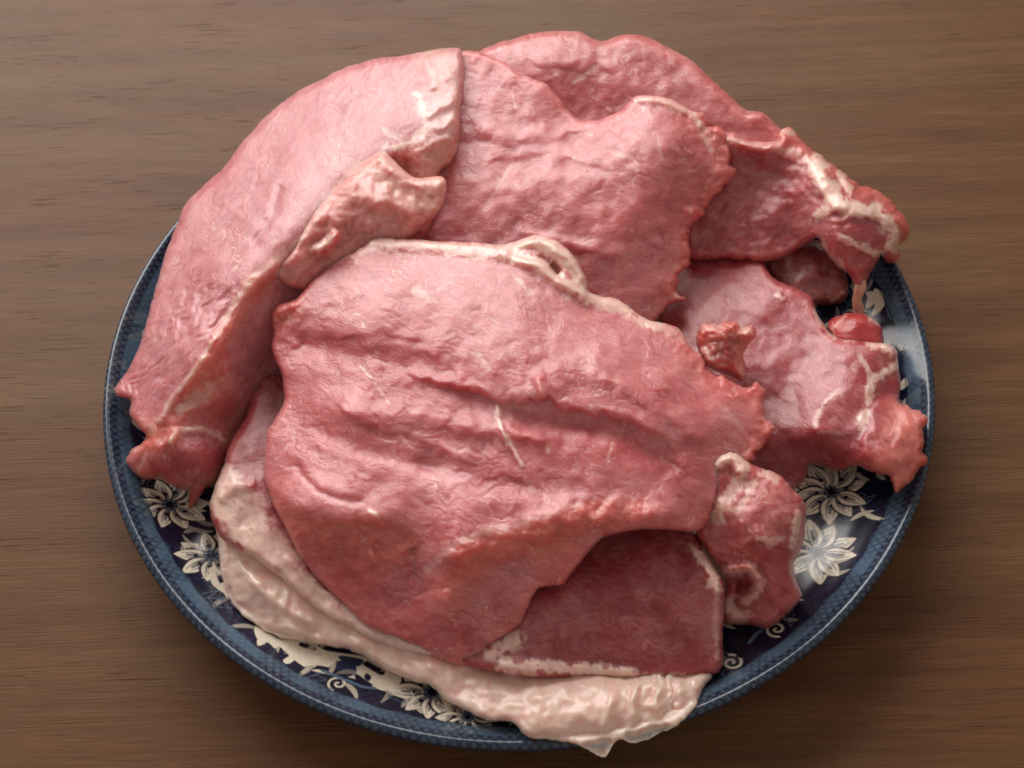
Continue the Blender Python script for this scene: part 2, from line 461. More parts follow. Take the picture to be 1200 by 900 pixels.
def build_plate():
    pm = plate_material()
    root = thing('dinner_plate', 'round blue and white transferware plate with flower border under the meat', 'plate', (0, 0, 0))
    def lathe(prof, n, name, mat, col_fn, parent):
        prof = np.asarray(prof); k = len(prof); t = np.arange(n) / n * 2 * np.pi
        ct, st_ = np.cos(t), np.sin(t)
        V = np.stack([prof[:, 0][:, None] * ct, prof[:, 0][:, None] * st_, np.repeat(prof[:, 1][:, None], n, 1)], 2).reshape(-1, 3)
        i, j = np.meshgrid(np.arange(k - 1), np.arange(n), indexing='ij'); j2 = (j + 1) % n
        F = np.stack([i * n + j, i * n + j2, (i + 1) * n + j2, (i + 1) * n + j], 2).reshape(-1, 4)
        return new_mesh(name, V, F, mat, parent, attrs={'print': col_fn(V)})
    # smooth upper profile
    xs = np.linspace(.088, .1333, 170)
    zs = plate_z(xs); ker = np.hanning(21); ker /= ker.sum()
    zs = np.convolve(np.pad(zs, 10, 'edge'), ker, 'valid')
    # keep end slope
    zs[-12:] = plate_z(xs[-12:])
    ro = .0017; p0 = -math.atan2(zs[-1] - zs[-4], xs[-1] - xs[-4])
    cx, cz = xs[-1] - ro * math.sin(p0), zs[-1] - ro * math.cos(p0)
    lip = [(cx + ro * math.sin(a), cz + ro * math.cos(a)) for a in np.linspace(p0 + .15, 2.6, 18)]
    prof = np.r_[np.c_[xs, zs], lip]
    arc = np.r_[0, np.cumsum(np.hypot(*np.diff(prof, axis=0).T))]; S = np.repeat(arc, 2400)
    rim = lathe(prof, 2400, 'rim', pm, lambda V: plate_print(V[:, 0], V[:, 1], S), root)
    xw = np.linspace(.0005, .088, 14); lathe(np.c_[xw, np.interp(xw, xs, zs, left=zs[0])], 96, 'well', pm, lambda V: np.tile(CREAM, (len(V), 1)), root)
    xu = np.linspace(lip[-1][0], .078, 14)
    under = [(x, max(.0025, float(plate_z(np.array(x))) - .0042)) for x in xu]
    under[0] = lip[-1]
    lathe(under, 160, 'underside', pm, lambda V: np.tile(SLATE * .7, (len(V), 1)), root)
    ft = [(.080, .0035), (.080, .0003), (.0775, .0003), (.0755, .0035)]
    lathe(ft, 128, 'foot_ring', pm, lambda V: np.tile(CREAM, (len(V), 1)), root)
build_plate()

# ------------------------------------------------------------------ meat
LEAN = srgb(217, 126, 130); LEANP = srgb(234, 172, 174); LEAND = srgb(178, 62, 70); FILM = srgb(226, 164, 166); FLAP = srgb(216, 128, 116); FAT = srgb(250, 226, 211); FATP = srgb(236, 184, 178); ORANGE_GLOW = srgb(228, 120, 102)

def slab(name, parent, outline, ctrl, half=4.0, R=8.0, sp=1.9, jag=(1.2, 9.0), torn=(), lumps=(1.0, 40.0), fibre=.5, grain=20.0,
         steps=(), ridges=(), fats=(), reds=(), tornlump=1.6, seed=1, lean=LEAN, fat0=0.0, fatcol=FAT, wrinkle=None, edge_fat=0.0, edge_w=10.0, cells=(.55, 15.0), smooth=.02, wall=None, soft=.7, marb=.45):
    """a draped slab of meat: outline and heights (mm) of its upper face, with thickness, rounded edges, tears, fibre and fat"""
    P = catmull(outline, 3.0)
    # ragged outline
    Q = np.roll(P, -1, 0) - np.roll(P, 1, 0); nrm = np.c_[Q[:, 1], -Q[:, 0]]; nrm /= np.hypot(nrm[:, 0], nrm[:, 1])[:, None] + 1e-9
    amp = np.full(len(P), jag[0])
    for (pts, a) in torn:
        d, _, _ = near(P[:, 0], P[:, 1], pts, 30); amp = amp + a * sstep(14, 4, d)
    j = .65 * fbm(P[:, 0] / jag[1], P[:, 1] / jag[1], seed + 70, 3, .7) + .75 * fbm(P[:, 0] / jag[1] / 2.7, P[:, 1] / jag[1] / 2.7, seed + 71, 2, .6)
    P = P + nrm * (j * amp)[:, None]
    x0, y0 = P.min(0) - 2 * sp; x1, y1 = P.max(0) + 2 * sp
    nx = int((x1 - x0) / sp) + 1; ny = int((y1 - y0) / sp) + 1
    GX, GY = np.meshgrid(x0 + np.arange(nx) * sp, y0 + np.arange(ny) * sp)
    X = GX.ravel(); Y = GY.ravel()
    ins = inside(X, Y, P)
    # distance: exact near the outline only
    rr = max(R, edge_w, 30) + 4
    cell = 12.0
    hx = ((X - x0) // cell).astype(int); hy = ((Y - y0) // cell).astype(int)
    occ = np.zeros((hy.max() + 9, hx.max() + 9), bool)
    pxi = ((P[:, 0] - x0) // cell).astype(int); pyi = ((P[:, 1] - y0) // cell).astype(int); rc = int(rr // cell) + 1
    for a, b in set(zip(pyi, pxi)):
        occ[max(a - rc, 0):a + rc + 1, max(b - rc, 0):b + rc + 1] = True
    m = occ[hy, hx]
    D = np.full(X.shape, rr); NX = X.copy(); NY = Y.copy()
    D[m], NX[m], NY[m], _, _ = poly_dist(X[m], Y[m], P, True)
    sd = np.where(ins, D, -D)
    keep = sd > -.75 * sp
    edge = keep & (sd < .35 * sp)
    X = np.where(edge, NX, X); Y = np.where(edge, NY, Y); d = np.where(edge, 0, np.maximum(sd, 0))
    kid = np.full(X.shape, -1); 
    ii, jj = np.meshgrid(np.arange(ny - 1), np.arange(nx - 1), indexing='ij')
    a = (ii * nx + jj).ravel(); quads = np.stack([a, a + nx, a + nx + 1, a + 1], 1)
    ok = keep[quads].all(1) & ~edge[quads].all(1); quads = quads[ok]
    used = np.unique(quads); kid[used] = np.arange(len(used)); quads = kid[quads]
    X = X[used]; Y = Y[used]; d = d[used]; edge = edge[used]; n = len(X)
    # upper face
    z = tps(ctrl, X, Y, smooth)
    if wall:                       # cut side facing out: crisp crease where it meets the face
        zw = tps(wall, X, Y, .004); hh = np.clip(.5 + .5 * (zw - z) / soft, 0, 1)
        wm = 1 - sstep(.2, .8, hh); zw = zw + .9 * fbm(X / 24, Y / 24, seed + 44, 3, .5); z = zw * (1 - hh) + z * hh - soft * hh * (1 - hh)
    else: wm = np.zeros(n)
    ca, sa = math.cos(rad(grain)), math.sin(rad(grain))
    gu = X * ca + Y * sa; gv = -X * sa + Y * ca
    z = z + lumps[0] * fbm(X / lumps[1], Y / lumps[1], seed, 3, .5)
    wx = fbm(X / 22, Y / 22, seed + 31, 2) * 9; wy = fbm(X / 22, Y / 22, seed + 32, 2) * 9
    fib = fbm((gu + wx) / 26, (gv + wy) / 7.5, seed + 3, 4, .55)
    rg = 1 - np.abs(fbm((gu + wx) / 34, (gv + wy) / 12, seed + 8, 3, .5)) * 2.2
    f1, f2 = worley((gu + wx) / (cells[1] * 1.7), (gv + wy) / cells[1], seed + 21)
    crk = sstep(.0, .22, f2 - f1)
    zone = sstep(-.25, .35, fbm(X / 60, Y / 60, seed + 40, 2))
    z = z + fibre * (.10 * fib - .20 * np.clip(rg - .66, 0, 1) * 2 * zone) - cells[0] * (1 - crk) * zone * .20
    fat = np.full(n, fat0); crease = np.zeros(n)
    for (pts, w, a) in ridges:
        q, t, s = near(X + wx * .35, Y + wy * .35, pts, w * 3); z = z + a * np.exp(-(q / w) ** 2) * np.clip(np.sin(np.pi * np.clip(t, .02, .98)) * 3, 0, 1)
    for (pts, w, a) in steps:      # a lip: high on the side to the right of travel, dropping sharply across the line
        q, t, s = near(X + wx * .5, Y + wy * .5, pts, w * 4); sg = q * s; taper = np.clip(np.sin(np.pi * np.clip(t, .01, .99)) * 2.5, 0, 1)
        z = z + a * taper * np.where(q < w * 4, (.5 + .5 * np.tanh(sg / 4.5)) * .65 * np.exp(-np.abs(sg) / w) - (.5 - .5 * np.tanh(sg / 4.5)) * .22 * np.exp(-np.abs(sg) / (w * .9)), 0) 
    tl = np.zeros(n)
    for (pts, a) in torn:
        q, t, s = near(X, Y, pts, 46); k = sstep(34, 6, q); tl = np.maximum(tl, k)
    if torn:
        w1, w2 = worley(X / 19 + wx / 9, Y / 19 + wy / 9, seed + 55)
        z = z + tl * tornlump * (.45 * (.5 - w1) + 1.1 * fbm(X / 26, Y / 26, seed + 57, 2) + .45 * fbm(X / 9, Y / 9, seed + 56, 2))
    if wrinkle:
        (pts, reach, wl, am, ang) = wrinkle
        q, t, s = near(X, Y, pts, reach * 1.6); k = sstep(reach, reach * .4, q)
        ww = (X * math.cos(rad(ang)) + Y * math.sin(rad(ang)) + wx * .8) / wl
        z = z + k * am * (1 - np.abs(pn(ww * 1.0, (Y * math.cos(rad(ang)) - X * math.sin(rad(ang))) / (wl * 5), seed + 61)) * 3)
    fn = fbm(X / 16, Y / 16, seed + 90, 4, .6); fn2 = fbm(X / 6, Y / 6, seed + 91, 2, .6)
    for st in fats:
        pts, w, a = st[:3]
        q, t, s = near(X, Y, pts, w * 2.5 + 14); 
        k = sstep(w * 1.15, w * .45, q + fn * min(w * .75, 7.0) + fn2 * min(2.6, w * .55)) * a * np.clip(.86 + .35 * fn, .45, 1)
        fat = np.maximum(fat, k)
        if len(st) > 3: z = z + st[3] * sstep(w * 1.3, w * .2, q)
    if edge_fat: fat = np.maximum(fat, edge_fat * sstep(edge_w, edge_w * .4, d + fn * 6))
    red = np.zeros(n)
    tint = []
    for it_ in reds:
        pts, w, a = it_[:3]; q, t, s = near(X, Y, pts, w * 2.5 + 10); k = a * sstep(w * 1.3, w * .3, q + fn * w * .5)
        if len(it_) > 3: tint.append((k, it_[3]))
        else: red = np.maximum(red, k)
    fat = np.clip(fat, 0, 1)
    z = z - fat * 0 
    tt = np.clip(d / R, 0, 1); prof = np.sqrt(np.clip(1 - (1 - tt) ** 2, 0, 1))
    # tissue colour, with light glowing through edges and cut sides painted in orange
    slow = fbm(X / 70, Y / 70, seed + 12, 3, .5)
    cfib = fbm((gu + wx) / 20, (gv + wy) / 4.5, seed + 14, 3, .6)
    c = lean[None] * np.ones((n, 1))
    mixp = np.clip(.30 + .45 * slow + .35 * cfib, 0, 1)[:, None]; lp = lean + (np.array([.84, .55, .56]) - lean) * .34; c = c * (1 - mixp) + lp[None] * mixp
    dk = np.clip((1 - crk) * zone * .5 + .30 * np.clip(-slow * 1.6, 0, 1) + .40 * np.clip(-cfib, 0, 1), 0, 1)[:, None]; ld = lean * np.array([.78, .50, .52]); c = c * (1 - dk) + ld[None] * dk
    glow = np.clip(sstep(20, 2, d) * .10 + tl * .38 + wm * .6, 0, 1)[:, None]; c = c * (1 - glow) + ORANGE_GLOW[None] * glow  # backlit glow of rims, tears and cut sides, put into the colour
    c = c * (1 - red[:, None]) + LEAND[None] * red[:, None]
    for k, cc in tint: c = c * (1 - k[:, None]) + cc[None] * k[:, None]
    # thin marbling
    mb = sstep(.05, .012, np.abs(fbm((gu + wx * 2) / 48, (gv + wy * 2) / 30, seed + 77, 3, .5))) * sstep(.05, .4, fbm(X / 50, Y / 50, seed + 78, 2)) * marb
    fm = np.maximum(fat, mb)[:, None]
    fc = fatcol[None] * (1 - .5 * np.clip(fn * .9 + .25, 0, 1)[:, None]) + FATP[None] * (.5 * np.clip(fn * .9 + .25, 0, 1)[:, None])
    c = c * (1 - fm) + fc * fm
    zt = (z - half + half * prof) / 1000.0
    p = unproj(X, Y, zt); rad_ = np.hypot(p[:, 0], p[:, 1]); lim = np.where(rad_ < .1355, plate_z(rad_) + .0012 + .001 * prof, np.interp(rad_, [.1355, .146], [.0242, .012]))
    zt = np.maximum(zt, lim); top = unproj(X, Y, zt)
    it = ~edge; bi = np.where(edge, np.arange(n), -1); nb = it.sum(); bi[it] = n + np.arange(nb)
    zb = zt[it] - 2 * half * prof[it] / 1000.0
    pb = unproj(X[it], Y[it], zb); rb = np.hypot(pb[:, 0], pb[:, 1]); lb = np.where(rb < .1355, plate_z(rb) + .0004, np.interp(rb, [.1355, .139], [.0234, .004]))
    zb = np.minimum(np.maximum(zb, lb), zt[it] - .0002); bot = unproj(X[it], Y[it], zb)
    V = np.r_[top, bot]; F = np.r_[quads, bi[quads][:, ::-1]]
    gc = np.c_[gu + wx * .5, gv + wy * .5, np.full(n, seed * 13.7)] / 100.0
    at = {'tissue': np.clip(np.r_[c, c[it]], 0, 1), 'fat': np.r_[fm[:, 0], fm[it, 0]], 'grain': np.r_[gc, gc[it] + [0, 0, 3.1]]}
    return new_mesh(name, V, F, MEAT, parent, parent.location, at)

def tube(name, parent, pts, fatv=1.0, seed=0, colr=FAT):
    """pts: x, y, z mm, radius mm along a strand"""
    P = np.asarray(pts, float)
    Q = catmull(P, 2.5, False); C = unproj(Q[:, 0], Q[:, 1], Q[:, 2] / 1000); Rr = Q[:, 3] / 1000
    n = len(C); k = 20; T = np.gradient(C, axis=0); T /= np.linalg.norm(T, axis=1)[:, None]
    ref = np.array([.3, .2, 1.0]); A = np.cross(T, ref); A /= np.linalg.norm(A, axis=1)[:, None]; B = np.cross(T, A)
    an = np.arange(k) / k * 2 * np.pi
    idx = np.arange(n)[:, None] * 1.0
    nz = 1 + .22 * fbm(idx / 6 + 0 * an, np.cos(an)[None] * 1.3 + np.sin(an)[None] * .7 + 0 * idx, seed, 3)
    V = C[:, None] + (A[:, None] * np.cos(an)[None, :, None] + B[:, None] * np.sin(an)[None, :, None]) * (Rr[:, None] * nz)[..., None]
    V = V.reshape(-1, 3)
    F = [(i * k + j, i * k + (j + 1) % k, (i + 1) * k + (j + 1) % k, (i + 1) * k + j) for i in range(n - 1) for j in range(k)]
    F += [tuple(range(k))[::-1], tuple((n - 1) * k + j for j in range(k))]
    cc = np.tile(colr, (len(V), 1)) * (1 + .12 * fbm(V[:, 0] * 300, V[:, 1] * 300, seed + 3, 2))[:, None]
    return new_mesh(name, V, F, MEAT, parent, parent.location, {'tissue': np.clip(cc, 0, 1), 'fat': np.full(len(V), fatv), 'grain': V * 36.0})

GROUP = 'raw pork slices heaped on the plate'
def slice_thing(label, px, py, z=.008):
    c = unproj(px, py, z); return thing('pork_slice', label, 'pork slice', tuple(c), GROUP)

# ---- lowest slice: only its fat shows, hanging over the front rim
h = slice_thing('lowest pork slice, its pale wrinkled fat hanging over the front plate rim', 560, 800)
slab('fat_edge', h, [(245,590),(253,620),(257,650),(263,687),(283,720),(317,743),(357,753),(397,760),(420,767),(447,783),(480,797),(503,803),(527,823),(570,843),(600,848),(620,864),(660,868),(677,872),(693,882),(710,887),(717,873),(727,867),(747,870),(773,860),(793,852),(813,830),(827,803),(834,790),(815,745),(700,700),(560,650),(430,610),(330,560),(265,570)],
     [(250,610,20),(263,687,16),(283,720,14),(317,743,13),(357,753,14),(420,767,16),(480,797,18),(527,823,20),(570,843,23),(620,862,25),(677,872,22),(710,885,16),(727,867,21),(747,870,20),(793,852,21),(827,805,22),
      (300,680,21),(350,715,20),(420,750,19),(500,780,21),(600,800,22),(650,830,27),(700,840,28),(760,820,27),(800,800,22),(600,740,14),(450,690,12),(350,620,14),(720,760,15)],
     half=3.6, R=9, jag=(1.6,12), lumps=(1.0,36), fibre=.35, grain=35, fat0=.93, cells=(.1,20), seed=5, fatcol=srgb(250,222,207),
     ridges=[([(745,800),(742,840),(735,866)],5,1.4),([(770,800),(772,832),(765,860)],6,1.6),([(795,798),(798,822),(790,848)],5,1.2),([(715,815),(708,850),(706,880)],5,1.0),([(275,655),(315,700),(375,735)],7,1.4),([(300,730),(340,735),(380,752)],5,1.2),([(340,690),(330,720),(352,745)],4,1.0)],
     wrinkle=([(770,790),(770,850)],50,12,.65,10), reds=[([(540,800),(600,805),(680,800)],12,.12)])

# ---- slice under the top one: greyish lean at the left, dark red face at the right, fat rim
g = slice_thing('dark red lean slice with cream fat rim, lying right under the big front slice', 600, 740)
slab('meat', g, [(253,567),(262,545),(268,523),(287,490),(297,457),(317,438),(400,460),(600,540),(780,600),(813,622),(827,650),(845,677),(849,690),(847,747),(848,773),(837,790),(793,794),(727,795),(677,795),(647,796),(593,791),(557,783),(510,770),(450,755),(410,735),(370,712),(310,662),(272,640),(253,622),(246,595)],
     [(260,560,30),(290,480,28),(310,450,26),(300,560,31),(320,620,29),(255,600,28),(280,640,27),(340,680,26),(410,730,23),(450,752,23),(510,768,24),(557,782,26),(650,794,25),(750,794,24),(837,788,22),(848,770,22),(620,740,29),(660,690,33),(700,650,30),(750,630,30),(800,632,30),(840,680,31),(700,765,26),(800,755,26),(760,700,32),(600,650,24),(450,690,16),(400,560,22),(700,600,27)],
     half=4.0, R=9, jag=(.9,12), lumps=(.9,60), fibre=.35, grain=5, seed=9, lean=srgb(164,58,66), marb=.12, cells=(.25,18),
     fats=[([(252,575),(270,600),(300,640),(340,676),(400,722),(450,748),(500,762)],20,.93),([(262,560),(290,590),(310,630),(340,660)],20,.85),([(575,766),(604,750)],10,.9,.8),([(590,778),(640,782),(700,786),(740,790)],9,.95,1.0),([(740,791),(800,793)],4,.6),
           ([(818,648),(832,664),(840,690)],9,.92,1.4),([(842,690),(840,730),(840,770)],5,.4)],
     ridges=[([(255,585),(275,570),(300,566)],8,1.2),([(330,650),(400,705),(480,752)],7,1.2)])

# ---- right slice
e = slice_thing('smooth red pork slice at the right with white fat seams and a torn orange end', 930, 470)
slab('meat', e, [(770,370),(775,330),(795,288),(820,284),(850,288),(888,300),(906,325),(935,338),(952,348),(958,366),(970,386),(982,395),(999,398),(1017,401),(1040,402),(1051,412),(1053,430),(1056,450),(1054,470),(1066,476),(1076,479),(1085,489),(1082,502),(1085,516),(1082,528),(1086,541),(1076,554),(1065,566),(1050,575),(1044,566),(1040,557),(1022,551),(1003,547),(980,552),(951,545),(944,561),(928,574),(900,580),(860,540),(820,450)],
     [(780,370,20),(800,305,16),(850,308,18),(890,315,21),(906,325,25),(952,348,25),(968,385,27),(1000,398,31),(1045,405,31),(1053,440,28),(1050,466,26),(1060,478,30),(1082,492,32),(1080,540,30),(1055,566,28),(1030,540,31),(1045,510,33),(850,350,23),(900,400,25),(950,440,28),(1000,430,32),(1025,455,31),(990,500,30),(930,480,26),(900,520,24),(850,420,24),(1005,540,26),(960,548,16),(930,572,12),(900,560,16),(955,503,31),(1008,505,31)],
     half=4, R=7, jag=(1.0,10), lumps=(.8,50), fibre=.3, grain=35, seed=13, marb=.2, lean=srgb(180,74,82), cells=(.35,13),
     fats=[([(954,360),(968,384),(984,394),(1000,394)],6,.8),([(1018,400),(1034,402),(1044,412)],7,.95,1.0),([(1053,428),(1036,438),(1022,448),(1018,470),(1008,500)],5.5,.95,.35),([(1008,418),(1016,430),(1020,446)],3.5,.75),([(984,458),(968,468),(958,484),(956,500)],3,.6),([(960,505),(985,508),(1010,507)],2.6,.35),([(912,346),(916,350)],4,.8,.8)],
     reds=[([(1050,446),(1038,460),(1034,466)],8,.85),([(970,525),(996,525)],12,.45),([(1060,485),(1055,520),(1050,560)],26,.85,FLAP)], steps=[([(1010,508),(985,510),(955,505)],5,1.5),([(1004,545),(1012,520),(1022,485),(1032,468),(1056,474)],8,2.4),([(1046,556),(1050,520),(1062,482)],5,1.0)],
     torn=[([(1066,476),(1085,489),(1085,541),(1065,566),(1050,575),(1022,551)],2.2)], tornlump=.5)
slab('red_knob', e, [(970,377),(993,367),(1014,368),(1032,382),(1036,400),(1028,414),(1000,414),(978,398)],
     [(975,380,26),(993,370,28),(1028,384,27),(1010,402,27),(1000,385,30)], half=4, R=9, sp=1.6, seed=17, lean=srgb(190,58,66), fats=[([(1018,368),(1030,380)],4,.8),([(975,384),(990,372)],3,.5)], cells=(.2,12))

# ---- far right slice with white fat and rib end
dd = slice_thing('pork slice with thick white fat and ragged rib end, hanging over the right rear rim', 920, 250)
slab('under_fold', dd, [(895,305),(914,295),(940,282),(970,285),(990,315),(994,345),(978,357),(955,358),(930,345),(905,330)],
     [(914,300,17),(940,285,20),(985,320,20),(985,350,16),(950,350,15),(945,320,19)], half=5, R=9, sp=2, seed=19, marb=.1, lean=srgb(150,62,62), fats=[([(920,296),(926,318)],6,.3),([(975,352),(992,338)],2.5,.5)])
slab('meat', dd, [(800,300),(808,230),(830,170),(844,159),(859,155),(873,163),(908,166),(917,152),(930,152),(943,168),(962,182),(984,201),(1000,211),(1009,219),(1028,222),(1047,239),(1065,261),(1067,277),(1056,289),(1053,305),(1040,308),(1033,299),(1026,312),(1020,320),(1014,337),(1003,338),(996,323),(982,313),(967,296),(958,278),(946,287),(917,303),(892,308),(844,304),(808,306)],
     [(844,160,42),(873,165,45),(908,168,45),(928,154,40),(962,184,40),(1000,213,39),(1028,224,37),(1060,262,34),(1064,277,30),(1050,300,27),(1034,296,34),(1010,330,29),(985,310,32),(966,290,35),(960,275,37),(1000,275,43),(1000,258,44),(998,295,38),(880,198,35),(920,210,36),(960,205,44),(985,232,44),(860,235,30),(910,250,31),(940,283,27),(890,304,23),(820,300,22),(815,250,28),(950,245,38)],
     half=4.5, R=9, jag=(1.2,10), lumps=(.8,30), fibre=.4, grain=-25, seed=21, marb=.25, lean=srgb(188,86,90), cells=(.4,14),
     torn=[([(917,152),(943,168),(984,201),(1028,222),(1065,261),(1052,306)],1.6)], tornlump=1.0,
     fats=[([(956,190),(966,214),(982,236),(1008,246),(1024,246)],13,.97,1.6),([(956,254),(972,246),(990,242)],7,.9,1.0),([(984,202),(994,220),(996,232)],5,.85,.8),([(1036,254),(1046,270),(1044,288)],9,.97,1.5),([(918,154),(928,156)],5,.8),([(984,278),(998,284),(1014,292),(1032,297)],4.5,.85,.5),([(960,276),(970,296),(988,314)],4,.7),([(850,163),(880,168),(910,172),(945,184)],6,.35),([(870,200),(920,210)],4,.15)],
     reds=[([(850,185),(900,190),(940,205)],12,.45),([(975,205),(990,228)],5,.8),([(1052,292),(1044,302)],7,.7),([(985,264),(1020,268)],9,.5)], steps=[([(1034,262),(1012,256),(985,258),(960,258)],6,1.6),([(1040,300),(1036,275),(1030,258)],5,1.8),([(950,196),(905,178),(860,172)],8,2.0)])
tube('fat_strand', dd, [(1006,312,30,1.6),(1008,335,26,1.8),(1005,350,22,1.5),(1006,364,18,1.9),(1010,371,16,1.3)], .75, 3, srgb(226,170,148))

# ---- rear slice
c_ = slice_thing('pork slice at the very back of the heap with bright upper edge', 740, 110)
slab('meat', c_, [(555,70),(561,60),(590,49),(625,39),(657,36),(678,37),(705,49),(728,41),(755,42),(778,53),(809,70),(828,87),(851,108),(874,129),(893,131),(912,147),(940,175),(950,210),(880,260),(760,240),(640,200),(570,130)],
     [(561,62,46),(590,52,46),(625,42,46),(657,40,46),(705,52,45),(755,46,45),(809,74,43),(851,110,41),(893,134,38),(925,158,36),(640,65,47),(720,72,45),(620,105,43),(700,105,42),(760,100,43),(820,120,39),(860,150,36),(700,180,34),(600,150,38),(850,200,30),(680,75,46)],
     half=4.5, R=9, jag=(1.2,14), lumps=(.9,55), fibre=.4, grain=-5, seed=27, lean=srgb(208,112,116), cells=(.4,16),
     fats=[([(672,97),(698,78)],2.6,.7),([(640,92),(652,86)],2.5,.4),([(690,110),(705,90)],2,.4)], steps=[([(720,82),(660,76),(600,72)],12,.9)])

# ---- rear centre slice
b_ = slice_thing('broad pink slice with torn right edge, behind the big front slice', 680, 220)
slab('meat', b_, [(520,75),(542,60),(563,61),(590,72),(609,87),(640,99),(659,120),(675,139),(698,141),(724,131),(744,114),(763,112),(790,118),(816,133),(828,146),(843,150),(858,164),(855,185),(860,200),(849,218),(837,231),(826,246),(812,266),(809,290),(808,308),(797,325),(793,338),(804,351),(786,357),(774,368),(740,400),(620,380),(480,330),(470,250),(490,150)],
     [(545,63,51),(600,82,51),(650,112,49),(680,141,47),(724,133,49),(750,115,51),(790,122,50),(840,160,45),(855,190,41),(840,225,37),(815,262,36),(805,310,31),(780,360,30),(740,170,53),(650,170,48),(570,180,47),(510,240,43),(600,250,46),(700,250,47),(770,230,47),(760,300,40),(650,300,41),(500,290,38),(520,120,49),(620,130,49),(790,170,51)],
     half=2.8, R=4.5, jag=(1.2,12), lumps=(1.0,60), fibre=.6, grain=-8, seed=31, cells=(.6,15),
     torn=[([(816,133),(843,150),(858,164),(856,200),(837,231),(812,266),(808,311),(790,352)],4.6)], tornlump=1.0,
     fats=[([(745,116),(775,118),(805,130),(822,144)],6,.7,.5),([(824,152),(832,175)],6,.5),([(836,236),(846,239)],3,.9),([(725,180),(745,188),(742,215)],2.5,.5),([(770,160),(775,185)],2,.4),([(570,240),(600,190)],2,.35),([(600,110),(604,130)],2.2,.5),([(790,345),(798,350)],4,.5)],
     steps=[([(720,200),(640,180),(560,190)],8,.9),([(800,200),(780,240),(790,280)],6,1.2)], ridges=[([(560,150),(620,160),(690,150)],9,.8),([(600,270),(680,290),(740,300)],8,.9)])
# ---- left slice
a_ = slice_thing('large pale slice draped over the left rim with folded fat flap', 300, 330)
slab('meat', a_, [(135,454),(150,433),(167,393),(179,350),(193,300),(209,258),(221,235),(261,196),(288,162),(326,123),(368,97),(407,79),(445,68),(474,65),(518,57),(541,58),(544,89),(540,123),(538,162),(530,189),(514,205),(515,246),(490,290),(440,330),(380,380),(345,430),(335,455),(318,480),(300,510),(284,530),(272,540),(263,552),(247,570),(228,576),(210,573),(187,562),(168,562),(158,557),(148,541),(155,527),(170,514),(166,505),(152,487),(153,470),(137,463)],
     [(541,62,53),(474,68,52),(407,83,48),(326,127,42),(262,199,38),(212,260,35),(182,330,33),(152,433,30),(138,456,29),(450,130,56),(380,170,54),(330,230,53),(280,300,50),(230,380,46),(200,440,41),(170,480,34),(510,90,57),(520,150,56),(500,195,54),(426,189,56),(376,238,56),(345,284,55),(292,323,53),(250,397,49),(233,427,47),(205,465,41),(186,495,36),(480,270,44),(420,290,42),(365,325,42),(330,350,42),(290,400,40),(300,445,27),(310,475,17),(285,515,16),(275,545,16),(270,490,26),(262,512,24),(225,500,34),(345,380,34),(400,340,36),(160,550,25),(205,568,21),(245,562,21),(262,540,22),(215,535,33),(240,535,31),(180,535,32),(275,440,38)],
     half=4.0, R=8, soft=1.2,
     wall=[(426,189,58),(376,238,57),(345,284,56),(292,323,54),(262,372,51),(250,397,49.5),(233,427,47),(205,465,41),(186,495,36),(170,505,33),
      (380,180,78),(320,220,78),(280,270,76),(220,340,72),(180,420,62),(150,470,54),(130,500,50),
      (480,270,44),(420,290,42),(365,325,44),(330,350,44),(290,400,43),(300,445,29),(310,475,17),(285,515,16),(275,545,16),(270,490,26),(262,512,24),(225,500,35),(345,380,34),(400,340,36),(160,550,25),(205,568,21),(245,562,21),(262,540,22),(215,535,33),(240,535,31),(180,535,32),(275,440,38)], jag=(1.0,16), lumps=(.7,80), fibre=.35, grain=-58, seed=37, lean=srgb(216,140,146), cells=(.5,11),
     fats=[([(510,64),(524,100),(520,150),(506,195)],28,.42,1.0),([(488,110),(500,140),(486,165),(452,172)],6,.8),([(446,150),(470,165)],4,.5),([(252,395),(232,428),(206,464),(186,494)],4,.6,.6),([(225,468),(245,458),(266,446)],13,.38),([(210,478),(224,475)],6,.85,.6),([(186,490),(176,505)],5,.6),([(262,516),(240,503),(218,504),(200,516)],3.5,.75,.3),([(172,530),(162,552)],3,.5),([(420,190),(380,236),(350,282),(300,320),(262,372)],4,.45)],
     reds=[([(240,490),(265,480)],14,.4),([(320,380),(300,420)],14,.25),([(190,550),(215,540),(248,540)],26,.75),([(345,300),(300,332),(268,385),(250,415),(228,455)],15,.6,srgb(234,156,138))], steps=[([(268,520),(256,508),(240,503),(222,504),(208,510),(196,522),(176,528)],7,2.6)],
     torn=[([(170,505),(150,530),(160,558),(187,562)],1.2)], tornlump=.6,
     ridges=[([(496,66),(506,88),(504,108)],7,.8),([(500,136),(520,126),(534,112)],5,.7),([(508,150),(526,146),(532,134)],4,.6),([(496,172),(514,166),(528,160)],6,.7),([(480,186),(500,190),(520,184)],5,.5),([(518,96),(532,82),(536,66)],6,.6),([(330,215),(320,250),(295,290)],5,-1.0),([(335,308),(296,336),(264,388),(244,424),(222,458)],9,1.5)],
     wrinkle=([(170,430),(215,400),(240,360)],55,9,.45,40))
